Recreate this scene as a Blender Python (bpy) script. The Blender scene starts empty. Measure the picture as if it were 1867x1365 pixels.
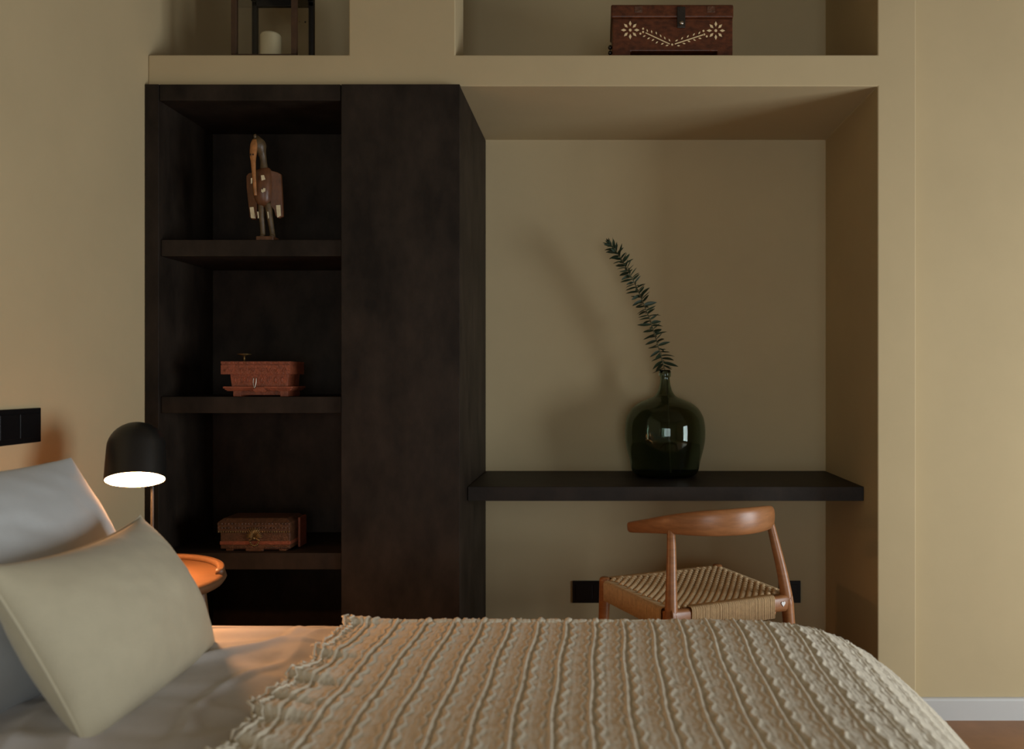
import bpy, bmesh, math, random
import numpy as np
from mathutils import Vector, Matrix

random.seed(7)
rng = np.random.default_rng(7)
scene = bpy.context.scene
COL = scene.collection

# ------------------------------------------------------------------ camera
F = 1526.0                      # focal length in pixels of the 1867 px wide frame
CX, CY, CH = 1088.0, 686.0, 1.10  # vanishing point in the frame, camera height
cam = bpy.data.cameras.new('camera')
cam.sensor_fit = 'HORIZONTAL'
cam.sensor_width = 36.0
cam.lens = F / 1867 * 36
cam.shift_x = -(CX - 933.5) / 1867
cam.shift_y = (CY - 682.5) / 1867
cam.clip_start = 0.02
cam.dof.use_dof = True
cam.dof.focus_distance = 2.62
cam.dof.aperture_fstop = 3.2
camo = bpy.data.objects.new('camera', cam)
camo.location = (0, 0, CH)
camo.rotation_euler = (math.pi / 2, 0, 0)
COL.objects.link(camo)
scene.camera = camo

# ------------------------------------------------------------------ world, daylight, exposure
world = bpy.data.worlds.new('world')
scene.world = world
world.use_nodes = True
world.node_tree.nodes['Background'].inputs[0].default_value = (0.62, 0.72, 0.85, 1)
world.node_tree.nodes['Background'].inputs[1].default_value = 0.6

def area(name, loc, rot, sx, sy, power, col):
    l = bpy.data.lights.new(name, 'AREA')
    l.shape = 'RECTANGLE'; l.size = sx; l.size_y = sy
    l.energy = power; l.color = col
    o = bpy.data.objects.new(name, l)
    o.location = loc; o.rotation_euler = rot
    COL.objects.link(o)
    return o
# daylight entering by the two windows of the room (right wall, wall behind the camera)
area('daylight_window_side', (3.26, 1.10, 0.85), (0, math.radians(90), 0), 1.4, 1.5, 73, (0.94, 1.02, 1.06))
area('daylight_window_rear', (0.45, -2.46, 0.95), (math.radians(90), 0, 0), 1.7, 1.4, 34, (0.94, 1.02, 1.06))

vs = scene.view_settings
vs.view_transform = 'Standard'
vs.look = 'None'
vs.exposure = 0.22
vs.gamma = 1.0
vs.use_curve_mapping = False

# ------------------------------------------------------------------ helpers
def srgb(r, g, b):
    def f(c):
        c /= 255
        return c / 12.92 if c <= .04045 else ((c + .055) / 1.055) ** 2.4
    return (f(r), f(g), f(b), 1)

def wx(px, Y): return (px - CX) / F * Y
def wz(py, Y): return CH - (py - CY) / F * Y

MATS = {}
def mat(name, col, rough=.6, vary=0.0, scale=8, stretch=(1, 1, 1), bump=0.0, bscale=60, spec=.5, metal=0, detail=4, bdist=.002, sheen=0, col2=None):
    m = bpy.data.materials.new(name)
    m.use_nodes = True
    nt = m.node_tree; N = nt.nodes; L = nt.links
    b = N['Principled BSDF']
    b.inputs['Base Color'].default_value = col
    b.inputs['Roughness'].default_value = rough
    b.inputs['Specular IOR Level'].default_value = spec
    b.inputs['Metallic'].default_value = metal
    if sheen: b.inputs['Sheen Weight'].default_value = sheen
    tc = N.new('ShaderNodeTexCoord')
    mp = N.new('ShaderNodeMapping')
    mp.inputs['Scale'].default_value = stretch
    L.new(tc.outputs['Object'], mp.inputs['Vector'])
    if vary or col2:
        n = N.new('ShaderNodeTexNoise')
        n.inputs['Scale'].default_value = scale
        n.inputs['Detail'].default_value = detail
        n.inputs['Roughness'].default_value = .65
        L.new(mp.outputs['Vector'], n.inputs['Vector'])
        r = N.new('ShaderNodeValToRGB')
        r.color_ramp.elements[0].position = .32
        r.color_ramp.elements[1].position = .68
        c1 = tuple(c * (1 - vary) for c in col[:3]) + (1,)
        c2 = col2 if col2 else tuple(min(1, c * (1 + vary)) for c in col[:3]) + (1,)
        r.color_ramp.elements[0].color = c1
        r.color_ramp.elements[1].color = c2
        L.new(n.outputs['Fac'], r.inputs['Fac'])
        L.new(r.outputs['Color'], b.inputs['Base Color'])
    if bump:
        n2 = N.new('ShaderNodeTexNoise')
        n2.inputs['Scale'].default_value = bscale
        n2.inputs['Detail'].default_value = 3
        L.new(mp.outputs['Vector'], n2.inputs['Vector'])
        bp = N.new('ShaderNodeBump')
        bp.inputs['Strength'].default_value = bump
        bp.inputs['Distance'].default_value = bdist
        L.new(n2.outputs['Fac'], bp.inputs['Height'])
        L.new(bp.outputs['Normal'], b.inputs['Normal'])
    MATS[name] = m
    return m

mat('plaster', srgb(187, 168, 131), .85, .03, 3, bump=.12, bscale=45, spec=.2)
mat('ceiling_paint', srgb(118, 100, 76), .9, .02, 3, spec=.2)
mat('floor_brown', srgb(146, 104, 68), .45, .18, 5, bump=.1, bscale=30)
mat('white_paint', srgb(192, 190, 186), .5, .02, 5)
mat('dark_wood', srgb(41, 33, 26), .6, .5, 9, stretch=(1, 1, .55), bump=.15, bscale=70, spec=.16, detail=9)
mat('dark_desk', srgb(40, 32, 25), .55, .3, 12, bump=.1, bscale=90, spec=.22)
mat('black_plastic', srgb(14, 14, 15), .35, .1, 20, spec=.4)
mat('lamp_black', srgb(24, 23, 21), .38, .06, 20, spec=.5)
mat('shade_inside', srgb(240, 225, 205), .6, .02, 10)
mat('oak_orange', srgb(104, 74, 48), .45, .12, 10, stretch=(1, 6, 1), bump=.05, bscale=80)
mat('teak', srgb(152, 100, 60), .36, .18, 14, stretch=(1.2, 1.2, 7), bump=.04, bscale=90, spec=.45)
mat('paper_cord', srgb(196, 166, 126), .8, .12, 90, bump=.3, bscale=500, spec=.15, bdist=.001)
mat('linen_white', srgb(188, 189, 188), .85, .02, 40, bump=.15, bscale=260, spec=.15, sheen=.2)
mat('sheet_linen', srgb(204, 199, 196), .85, .03, 30, bump=.15, bscale=260, spec=.15, sheen=.2)
mat('sage_cotton', srgb(184, 174, 148), .9, .03, 30, bump=.25, bscale=320, spec=.12, sheen=.2)
mat('knit_cream', srgb(220, 209, 186), .92, .05, 60, bump=.4, bscale=330, spec=.1, sheen=.25, bdist=.003)
mat('mattress_white', srgb(214, 212, 206), .9, .02, 20, bump=.1, bscale=100)
mat('bed_fabric', srgb(120, 112, 98), .9, .06, 40, bump=.2, bscale=200)
mat('bird_wood', srgb(94, 58, 34), .42, .35, 45, stretch=(1, 1, .5), bump=.25, bscale=140)
mat('bird_dark', srgb(84, 66, 42), .45, .35, 50, bump=.25, bscale=140)
mat('bird_beak', srgb(158, 104, 58), .38, .3, 60, bump=.15, bscale=140)
mat('bird_paint', srgb(214, 200, 164), .6, .15, 120, bump=.2, bscale=200)
mat('red_wood', srgb(132, 68, 43), .5, .25, 50, bump=.5, bscale=150, bdist=.004)
mat('brown_carved', srgb(86, 54, 34), .42, .35, 70, bump=.5, bscale=160, bdist=.004)
mat('brass_old', srgb(140, 110, 66), .4, .25, 80, metal=.8, bump=.1, bscale=200)
mat('iron', srgb(70, 64, 58), .4, .2, 60, metal=.8)
mat('silver', srgb(190, 182, 170), .3, .1, 60, metal=1)
mat('chest_wood', srgb(82, 42, 21), .4, .45, 16, stretch=(3, 1, 5), bump=.15, bscale=90, spec=.4)
mat('inlay_bone', srgb(222, 196, 150), .5, .08, 120)
mat('lantern_wood', srgb(66, 44, 27), .5, .25, 25, bump=.1, bscale=120)
mat('lantern_dark', srgb(26, 23, 20), .45, .2, 25)
mat('candle_wax', srgb(226, 212, 172), .5, .02, 30)
mat('leaf_green', srgb(44, 58, 40), .5, .3, 60, bump=.1, bscale=200, spec=.4)
mat('stem_brown', srgb(92, 84, 50), .6, .2, 60)
mat('heart_white', srgb(240, 238, 236), .5, .01, 30)
mat('window_metal', srgb(40, 38, 36), .4, .1, 30)

def glass_mat(name, tint, surf, ior=1.45):
    m = bpy.data.materials.new(name); m.use_nodes = True
    nt = m.node_tree; N = nt.nodes; L = nt.links
    for n in list(N): N.remove(n)
    out = N.new('ShaderNodeOutputMaterial')
    tc = N.new('ShaderNodeTexCoord'); ns = N.new('ShaderNodeTexNoise')
    ns.inputs['Scale'].default_value = 14
    L.new(tc.outputs['Object'], ns.inputs['Vector'])
    mx = N.new('ShaderNodeMix'); mx.data_type = 'RGBA'
    mx.inputs[6].default_value = tuple(c * .92 for c in tint[:3]) + (1,)
    mx.inputs[7].default_value = tint
    L.new(ns.outputs['Fac'], mx.inputs[0])
    if surf:
        g = N.new('ShaderNodeBsdfGlass'); g.inputs['IOR'].default_value = ior
        g.inputs['Roughness'].default_value = 0.0
        L.new(mx.outputs[2], g.inputs['Color'])
        L.new(g.outputs[0], out.inputs[0])
    else:
        t = N.new('ShaderNodeBsdfTransparent'); L.new(mx.outputs[2], t.inputs['Color'])
        gl = N.new('ShaderNodeBsdfGlossy'); gl.inputs['Roughness'].default_value = .03
        fr = N.new('ShaderNodeFresnel'); fr.inputs['IOR'].default_value = ior
        ms = N.new('ShaderNodeMixShader')
        mu = N.new('ShaderNodeMath'); mu.operation = 'MULTIPLY'; mu.inputs[1].default_value = .3
        L.new(fr.outputs[0], mu.inputs[0]); L.new(mu.outputs[0], ms.inputs[0]); L.new(t.outputs[0], ms.inputs[1]); L.new(gl.outputs[0], ms.inputs[2])
        L.new(ms.outputs[0], out.inputs[0])
    MATS[name] = m
    return m
glass_mat('vase_glass', (0.68, 0.74, 0.69, 1), True)
glass_mat('pane_glass', (0.985, 0.98, 0.97, 1), False)

def emis_mat(name, col, strength):
    m = bpy.data.materials.new(name); m.use_nodes = True
    b = m.node_tree.nodes['Principled BSDF']
    b.inputs['Base Color'].default_value = (.9, .85, .8, 1)
    b.inputs['Emission Color'].default_value = col
    b.inputs['Emission Strength'].default_value = strength
    MATS[name] = m
emis_mat('lamp_glow', (1.0, 0.46, 0.19, 1), 165.0)

def link(name, me, m=None, parent=None, smooth=False):
    o = bpy.data.objects.new(name, me)
    COL.objects.link(o)
    if m: me.materials.append(MATS[m])
    if smooth:
        me.polygons.foreach_set('use_smooth', [True] * len(me.polygons))
    if parent:
        o.parent = parent
        o.matrix_parent_inverse = parent.matrix_basis.inverted()
    return o

def obj(name, bm, m, parent=None, smooth=False, bevel=0, seg=2):
    bmesh.ops.recalc_face_normals(bm, faces=bm.faces[:])
    me = bpy.data.meshes.new(name)
    bm.to_mesh(me); bm.free()
    o = link(name, me, m, parent, smooth)
    if bevel:
        md = o.modifiers.new('bevel', 'BEVEL')
        md.width = bevel; md.segments = seg; md.limit_method = 'ANGLE'; md.angle_limit = math.radians(40)
    return o

def mesh_np(name, verts, faces, m, parent=None, smooth=True):
    me = bpy.data.meshes.new(name)
    me.from_pydata([tuple(v) for v in verts], [], [tuple(f) for f in faces])
    me.update()
    return link(name, me, m, parent, smooth)

def tag(o, label=None, cat=None, group=None, kind=None):
    if label: o['label'] = label
    if cat: o['category'] = cat
    if group: o['group'] = group
    if kind: o['kind'] = kind
    return o

def thing(name, label, cat, loc=(0, 0, 0), group=None):
    o = bpy.data.objects.new(name, None)
    o.empty_display_size = .05
    o.location = loc
    COL.objects.link(o)
    bpy.context.view_layer.update()
    return tag(o, label, cat, group)

def B():
    return bmesh.new()

def box(bm, x0, x1, y0, y1, z0, z1, M=None):
    vs_ = [bm.verts.new(p) for p in ((x0, y0, z0), (x1, y0, z0), (x1, y1, z0), (x0, y1, z0), (x0, y0, z1), (x1, y0, z1), (x1, y1, z1), (x0, y1, z1))]
    if M is not None:
        for v in vs_: v.co = M @ v.co
    for f in ((0, 3, 2, 1), (4, 5, 6, 7), (0, 1, 5, 4), (1, 2, 6, 5), (2, 3, 7, 6), (3, 0, 4, 7)):
        bm.faces.new([vs_[i] for i in f])
    return bm

def cells(bm, boxes):
    """solid union of axis-aligned boxes as one watertight skin"""
    xs = sorted({round(v, 5) for b in boxes for v in b[0:2]})
    ys = sorted({round(v, 5) for b in boxes for v in b[2:4]})
    zs = sorted({round(v, 5) for b in boxes for v in b[4:6]})
    nx, ny, nz = len(xs) - 1, len(ys) - 1, len(zs) - 1
    S = np.zeros((nx + 2, ny + 2, nz + 2), bool)
    for i in range(nx):
        for j in range(ny):
            for k in range(nz):
                c = ((xs[i] + xs[i + 1]) / 2, (ys[j] + ys[j + 1]) / 2, (zs[k] + zs[k + 1]) / 2)
                S[i + 1, j + 1, k + 1] = any(b[0] < c[0] < b[1] and b[2] < c[1] < b[3] and b[4] < c[2] < b[5] for b in boxes)
    V = {}
    def v(i, j, k):
        if (i, j, k) not in V: V[(i, j, k)] = bm.verts.new((xs[i], ys[j], zs[k]))
        return V[(i, j, k)]
    for i in range(nx):
        for j in range(ny):
            for k in range(nz):
                if not S[i + 1, j + 1, k + 1]: continue
                q = []
                if not S[i, j + 1, k + 1]: q.append([(i, j, k), (i, j, k + 1), (i, j + 1, k + 1), (i, j + 1, k)])
                if not S[i + 2, j + 1, k + 1]: q.append([(i + 1, j, k), (i + 1, j + 1, k), (i + 1, j + 1, k + 1), (i + 1, j, k + 1)])
                if not S[i + 1, j, k + 1]: q.append([(i, j, k), (i + 1, j, k), (i + 1, j, k + 1), (i, j, k + 1)])
                if not S[i + 1, j + 2, k + 1]: q.append([(i, j + 1, k), (i, j + 1, k + 1), (i + 1, j + 1, k + 1), (i + 1, j + 1, k)])
                if not S[i + 1, j + 1, k]: q.append([(i, j, k), (i, j + 1, k), (i + 1, j + 1, k), (i + 1, j, k)])
                if not S[i + 1, j + 1, k + 2]: q.append([(i, j, k + 1), (i + 1, j, k + 1), (i + 1, j + 1, k + 1), (i, j + 1, k + 1)])
                for f in q: bm.faces.new([v(*p) for p in f])
    bmesh.ops.dissolve_limit(bm, angle_limit=.01, verts=bm.verts[:], edges=bm.edges[:])
    return bm

def lathe(bm, prof, cx=0, cy=0, n=32, M=None, cap=True):
    rings = []
    for r, z in prof:
        ring = []
        for i in range(n):
            a = 2 * math.pi * i / n
            p = Vector((cx + r * math.cos(a), cy + r * math.sin(a), z))
            if M is not None: p = M @ p
            ring.append(bm.verts.new(p))
        rings.append(ring)
    for a, b in zip(rings, rings[1:]):
        for i in range(n):
            j = (i + 1) % n
            bm.faces.new((a[i], a[j], b[j], b[i]))
    if cap:
        bm.faces.new(rings[0]); bm.faces.new(rings[-1])
    return bm

def catmull(pts, k=6):
    """smooth a list of equal-length tuples"""
    P = [np.array(p, float) for p in pts]
    P = [2 * P[0] - P[1]] + P + [2 * P[-1] - P[-2]]
    out = []
    for i in range(1, len(P) - 2):
        for s in range(k):
            t = s / k
            a, b, c, d = P[i - 1], P[i], P[i + 1], P[i + 2]
            out.append(.5 * ((2 * b) + (c - a) * t + (2 * a - 5 * b + 4 * c - d) * t * t + (3 * b - a - 3 * c + d) * t ** 3))
    out.append(P[-2])
    return out

def sweep(bm, path, n=12, up=(0, 0, 1), power=2.0, M=None):
    """path rows: x y z ra rb (ra across, rb along up)"""
    rings = []
    P = [np.array(p, float) for p in path]
    for i, p in enumerate(P):
        t = P[min(i + 1, len(P) - 1)][:3] - P[max(i - 1, 0)][:3]
        t /= np.linalg.norm(t) + 1e-9
        u = np.array(up, float)
        s = np.cross(t, u)
        if np.linalg.norm(s) < 1e-4: s = np.cross(t, (1, 0, 0.01))
        s /= np.linalg.norm(s)
        u = np.cross(s, t)
        ring = []
        for k in range(n):
            a = 2 * math.pi * k / n
            c, d = math.cos(a), math.sin(a)
            c = math.copysign(abs(c) ** (2 / power), c); d = math.copysign(abs(d) ** (2 / power), d)
            q = Vector(p[:3] + s * c * p[3] + u * d * p[4])
            if M is not None: q = M @ q
            ring.append(bm.verts.new(q))
        rings.append(ring)
    for a, b in zip(rings, rings[1:]):
        for i in range(n):
            j = (i + 1) % n
            bm.faces.new((a[i], a[j], b[j], b[i]))
    bm.faces.new(rings[0]); bm.faces.new(rings[-1])
    return bm

def tube(bm, pts, r, n=8, M=None, up=(0, 0, 1)):
    return sweep(bm, [tuple(p) + (r, r) for p in pts], n, up, 2, M)

def ball(bm, c, rx, ry, rz, nu=8, nv=5, R=None):
    """small ellipsoid"""
    c = Vector(c)
    def P(a, b):
        v = Vector((rx * math.cos(a) * math.cos(b), ry * math.sin(a) * math.cos(b), rz * math.sin(b)))
        return bm.verts.new(c + (R @ v if R is not None else v))
    top, bot = P(0, math.pi / 2), P(0, -math.pi / 2)
    rings = [[P(2 * math.pi * i / nu, -math.pi / 2 + math.pi * (j + 1) / (nv + 1)) for i in range(nu)] for j in range(nv)]
    for a, b in zip(rings, rings[1:]):
        for i in range(nu): bm.faces.new((a[i], a[(i + 1) % nu], b[(i + 1) % nu], b[i]))
    for i in range(nu):
        bm.faces.new((bot, rings[0][(i + 1) % nu], rings[0][i]))
        bm.faces.new((top, rings[-1][i], rings[-1][(i + 1) % nu]))
    return bm

def prism(bm, poly, M, t):
    """polygon in local xy extruded by t along local z"""
    a = [bm.verts.new(M @ Vector((x, y, 0))) for x, y in poly]
    b = [bm.verts.new(M @ Vector((x, y, t))) for x, y in poly]
    bm.faces.new(a); bm.faces.new(b)
    n = len(poly)
    for i in range(n): bm.faces.new((a[i], a[(i + 1) % n], b[(i + 1) % n], b[i]))
    return bm

def vnoise(x, y, seed=0):
    """smooth value noise, numpy"""
    xi, yi = np.floor(x).astype(int), np.floor(y).astype(int)
    xf, yf = x - xi, y - yi
    u, v = xf * xf * (3 - 2 * xf), yf * yf * (3 - 2 * yf)
    def h(i, j):
        k = (i * 374761393 + j * 668265263 + seed * 982451653) & 0x7fffffff
        k = ((k ^ (k >> 13)) * 1274126177) & 0x7fffffff
        return ((k ^ (k >> 16)) & 0xffff) / 65535.0 * 2 - 1
    return (h(xi, yi) * (1 - u) + h(xi + 1, yi) * u) * (1 - v) + (h(xi, yi + 1) * (1 - u) + h(xi + 1, yi + 1) * u) * v

# ------------------------------------------------------------------ the room
XL, XR = -1.415, 3.20           # left (headboard) wall, right (window) wall
YF, YB, YR = 2.64, 3.24, 2.69   # front of the alcove wall, back of the alcove, recessed wall at right
YN = -2.40                      # wall behind the camera
HC = 2.72                       # ceiling
ZS0, ZS1 = 2.015, 2.114         # lintel
XP0, XP1 = .886, 1.007          # pilaster right of the alcove

tag(obj('floor', box(B(), XL - .1, XR + .1, YN - .1, YB + .12, -.1, 0), 'floor_brown'), kind='structure')
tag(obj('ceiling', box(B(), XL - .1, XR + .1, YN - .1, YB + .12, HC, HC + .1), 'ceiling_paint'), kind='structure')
tag(obj('wall_left', box(B(), XL - .1, XL, YN - .1, YB + .12, 0, HC), 'plaster'), kind='structure')
bm = cells(B(), [
    (XL, XR, YB, YB + .12, 0, HC),             # back of the alcove
    (XL, XP0, YF, YB, ZS0, ZS1),               # lintel, floor of the upper niches
    (XP0, XP1, YF, YB, 0, HC),                 # pilaster
    (-.782, -.446, YF, YF + .16, ZS1, HC),     # pillar between the upper niches
    (XP1, XR, YR, YB, 0, HC),                  # recessed wall at right
    (XL, XP0, YF, YB, 2.60, HC)])
tag(obj('wall_back', bm, 'plaster', bevel=.004, seg=3), kind='structure')
wy0, wy1, wz0, wz1 = .33, 1.87, .13, 1.57
tag(obj('wall_right', cells(B(), [(XR, XR + .12, YN - .1, wy0, 0, HC), (XR, XR + .12, wy1, YB + .12, 0, HC),
    (XR, XR + .12, wy0, wy1, 0, wz0), (XR, XR + .12, wy0, wy1, wz1, HC)]), 'plaster'), kind='structure')
rx0, rx1, rz0, rz1 = -.42, 1.32, .23, 1.67
tag(obj('wall_front', cells(B(), [(XL, rx0, YN - .12, YN, 0, HC), (rx1, XR, YN - .12, YN, 0, HC),
    (rx0, rx1, YN - .12, YN, 0, rz0), (rx0, rx1, YN - .12, YN, rz1, HC)]), 'plaster'), kind='structure')
# window frames
w1 = thing('window_1', 'dark metal window frame in the right wall', 'window', (XR + .03, (wy0 + wy1) / 2, wz0))
w1['kind'] = 'structure'
fb = .05
obj('window_frame', cells(B(), [(XR + .01, XR + .05, wy0, wy0 + fb, wz0, wz1), (XR + .01, XR + .05, wy1 - fb, wy1, wz0, wz1),
    (XR + .01, XR + .05, wy0, wy1, wz0, wz0 + fb), (XR + .01, XR + .05, wy0, wy1, wz1 - fb, wz1),
    (XR + .01, XR + .05, (wy0 + wy1) / 2 - .02, (wy0 + wy1) / 2 + .02, wz0, wz1)]), 'window_metal', w1)
w2 = thing('window_2', 'dark metal window frame in the wall facing the shelves', 'window', ((rx0 + rx1) / 2, YN - .03, rz0))
w2['kind'] = 'structure'
obj('window_frame', cells(B(), [(rx0, rx0 + fb, YN - .05, YN - .01, rz0, rz1), (rx1 - fb, rx1, YN - .05, YN - .01, rz0, rz1),
    (rx0, rx1, YN - .05, YN - .01, rz0, rz0 + fb), (rx0, rx1, YN - .05, YN - .01, rz1 - fb, rz1),
    ((rx0 + rx1) / 2 - .02, (rx0 + rx1) / 2 + .02, YN - .05, YN - .01, rz0, rz1)]), 'window_metal', w2)
# white baseboard of the recessed wall: a rounded top edge profile
zb = wz(1270, YR)
prof = [(YR, 0), (YR - .014, 0), (YR - .014, zb - .008), (YR - .011, zb - .002), (YR - .006, zb), (YR, zb)]
bm = B()
a = [bm.verts.new((XP1 + .001, y, z)) for y, z in prof]; b = [bm.verts.new((XR, y, z)) for y, z in prof]
bm.faces.new(a); bm.faces.new(b)
for i in range(len(prof)):
    j = (i + 1) % len(prof); bm.faces.new((a[i], a[j], b[j], b[i]))
tag(obj('baseboard_back', bm, 'white_paint'), kind='structure')

# ------------------------------------------------------------------ dark bookcase and tall cabinet
YC = 2.618                      # cabinet front plane
XC0, XC1 = XL + .002, wx(838, YC)
XM = wx(622, YC)
ZT = ZS0 - .001
YK = 2.985                      # back panel of the bookcase
bc = thing('bookcase', 'dark brown built-in bookcase with open shelves beside the left wall', 'bookcase', ((XC0 + XM) / 2, 2.8, 0))
xi = wx(290, YC)
obj('side_panel', box(B(), XC0, xi - .0015, YC, YB - .002, 0, ZT), 'dark_wood', bc, bevel=.0015)
obj('top_panel', box(B(), xi, XM - .003, YC + .002, YK, wz(183, YC), ZT), 'dark_wood', bc, bevel=.0015)
obj('back_panel', box(B(), xi, XM - .002, YK, YK + .012, .08, ZT), 'dark_wood', bc)
for y0, y1 in ((437, 467), (723, 753), (1008, 1038)):
    obj('shelf', box(B(), xi, XM - .004, YC + .012, YK, wz(y1, YC + .012), wz(y0, YC + .012)), 'dark_wood', bc, bevel=.0015)
SH = [wz(437, YC + .012), wz(723, YC + .012), wz(1008, YC + .012)]
obj('plinth', box(B(), xi, XM - .004, YC + .03, YK, 0, .08), 'dark_wood', bc, bevel=.002)

tc_ = thing('tall_cabinet', 'tall dark brown cabinet with one plain closed door', 'cabinet', ((XM + XC1) / 2, 2.9, 0))
obj('carcass', box(B(), XM + .001, XC1 - .0005, YC + .0225, YB - .002, 0, ZT - .002), 'dark_wood', tc_, bevel=.001)
obj('door', box(B(), XM, XC1, YC, YC + .020, .06, ZT), 'dark_wood', tc_, bevel=.0015)

# ------------------------------------------------------------------ floating desk
YD = 2.774
zdt = wz(887, YD); zdb = wz(913, YD)
dk = thing('wall_desk', 'dark floating desk board fixed across the alcove', 'desk', ((XC1 + XP0) / 2, 3.0, zdb))
obj('desk_top', box(B(), XC1 + .001, XP0 - .001, YD, YB - .001, zdb, zdt), 'dark_desk', dk, bevel=.002)
obj('edge_band', box(B(), XC1 + .003, XP0 - .003, YD - .0012, YD + .001, zdb + .001, zdt - .001), 'dark_desk', dk)

# ------------------------------------------------------------------ socket plates
def plate(name, label, c, w, h, axis, gangs, cat):
    """axis 'y': on a wall facing -Y;  'x': on a wall facing +X"""
    t = thing(name, label, cat, c)
    def bx(u0, u1, d0, d1, z0, z1):
        if axis == 'y': return box(B(), c[0] + u0, c[0] + u1, c[1] - d1, c[1] - d0, c[2] + z0, c[2] + z1)
        return box(B(), c[0] + d0, c[0] + d1, c[1] + u0, c[1] + u1, c[2] + z0, c[2] + z1)
    obj('frame', bx(-w / 2, w / 2, 0, .007, -h / 2, h / 2), 'black_plastic', t, bevel=.0015)
    gw = (w - .022) / gangs
    for g in range(gangs):
        u = -w / 2 + .011 + gw * g
        obj('rocker' if cat == 'switch' else 'insert', bx(u + .001, u + gw - .001, .006, .0095, -h / 2 + .013, h / 2 - .013), 'black_plastic', t, bevel=.001)
    return t
hz = (wz(1058, YB) - wz(1098, YB))
zc = wz(1078, YB)
plate('socket_plate', 'wide black socket plate under the desk, left of the chair', (wx(1044, YB) + .078, YB, zc), .156, hz, 'y', 2, 'socket')
plate('socket_plate', 'small square black socket plate behind the right chair leg', (wx(1459, YB) - hz / 2, YB, zc), hz, hz, 'y', 1, 'socket')
yp = -XL * F / (CX - 70)
plate('switch_plate', 'black switch plate on the left wall above the white pillow', (XL, yp - .115, (wz(743.5, yp) + wz(804.5, yp)) / 2), .230, .086, 'x', 3, 'switch')

# ------------------------------------------------------------------ bed
ZB = .565; YF0, YF1 = .06, 1.855; XH, XFOOT = -1.27, .73
bed = thing('bed', 'wide bed with its head against the left wall', 'bed', (-.3, .86, 0))
obj('bed_base', box(B(), XH, .66, YF0 + .05, YF1 - .05, .10, .30), 'bed_fabric', bed, bevel=.02)
bm = B()
box(bm, XH + .01, .56, YF0 + .045, YF1 - .045, .30, ZB - .07)
obj('mattress', bm, 'mattress_white', bed, bevel=.04, seg=4)
obj('headboard', box(B(), XL + .002, XH, YF0 - .04, YF1 - .02, .10, .80), 'bed_fabric', bed, bevel=.03, seg=4)
for x in (XH + .08, .58):
    for y in (YF0 + .12, YF1 - .12):
        obj('leg', lathe(B(), [(.018, 0), (.026, .1)], x, y, 12), 'dark_wood', bed)

# bed cover surface: arc-length curves
def curve_fn(pts, k=24):
    P = np.array(catmull(pts, k))
    d = np.r_[0, np.cumsum(np.linalg.norm(np.diff(P, axis=0), axis=1))]
    return d, P
# along x at the foot: (x, drop)
def foot_curve(x0):
    return curve_fn([(x0, 0), (.08, 0), (.25, .001), (.38, .007), (.47, .022), (.55, .054), (.62, .101), (.68, .153), (.72, .21), (.745, .28), (.755, .35), (.757, .44)])
def side_curve():
    # along y: far side first -> near side; (y, drop)
    r = .045
    pts = [(YF1 + .005, .34), (YF1 + .003, .2), (YF1, .1), (YF1 - .006, .055), (YF1 - .022, .018), (YF1 - .05, .004), (YF1 - .09, 0), (1.2, 0), (.8, 0), (.3, 0), (YF0 + .09, 0), (YF0 + .05, .004), (YF0 + .02, .02), (YF0, .06), (YF0 - .005, .12), (YF0 - .006, .3)]
    return curve_fn(pts)

def drape(us, vs_, ucurve, vcurve, z0):
    ud, uP = ucurve; vd, vP = vcurve
    x = np.interp(us, ud, uP[:, 0]); du = np.interp(us, ud, uP[:, 1])
    y = np.interp(vs_, vd, vP[:, 0]); dv = np.interp(vs_, vd, vP[:, 1])
    X, Y = np.meshgrid(x, y, indexing='ij')
    D = (np.maximum(du, 0)[:, None] ** 2.5 + np.maximum(dv, 0)[None, :] ** 2.5) ** (1 / 2.5)
    return np.stack([X, Y, z0 - D], -1)

def normals(Pg):
    gu = np.gradient(Pg, axis=0); gv = np.gradient(Pg, axis=1)
    n = np.cross(gv, gu)
    n /= np.linalg.norm(n, axis=-1, keepdims=True) + 1e-12
    return n

def grid_mesh(name, Pg, m, parent=None):
    nu, nv = Pg.shape[:2]
    idx = np.arange(nu * nv).reshape(nu, nv)
    f = np.stack([idx[:-1, :-1], idx[:-1, 1:], idx[1:, 1:], idx[1:, :-1]], -1).reshape(-1, 4)
    me = bpy.data.meshes.new(name)
    me.vertices.add(nu * nv); me.vertices.foreach_set('co', Pg.reshape(-1).astype(np.float32))
    me.loops.add(f.size); me.loops.foreach_set('vertex_index', f.reshape(-1).astype(np.int32))
    me.polygons.add(len(f)); me.polygons.foreach_set('loop_start', np.arange(0, f.size, 4, dtype=np.int32))
    me.update(calc_edges=True); me.validate()
    return link(name, me, m, parent, True)

# linen sheet
vc = side_curve(); vtot = vc[0][-1]
sc_ = curve_fn([(XH + .005, .0), (-1.1, 0), (-.7, 0), (-.4, 0), (-.1, 0), (.1, 0)])
us = np.linspace(0, sc_[0][-1], 230); vv = np.linspace(0, vtot, 330)
Pg = drape(us, vv, sc_, vc, ZB - .006)
X, Y = Pg[..., 0], Pg[..., 1]
w = .0035 * vnoise(X * 3.0 + Y * 1.2, Y * 13 - X * 2.0, 3) + .0040 * vnoise(X * 5 - 3 * Y, Y * 22, 5)
rid = 1 - np.abs(vnoise(X * 7 + Y * 2.2, Y * 3.6 - X * 5, 9))
w += .012 * np.clip(rid - .72, 0, 1) * np.clip((-.45 - X) / .3, 0, 1) * 3
rid2 = 1 - np.abs(vnoise(X * 2.2 + 4, Y * 9 + 1.5 * X, 19))
w += .003 * np.clip(rid2 - .7, 0, 1) * 3 * np.clip((X + .85) / .15, 0, 1)
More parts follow.
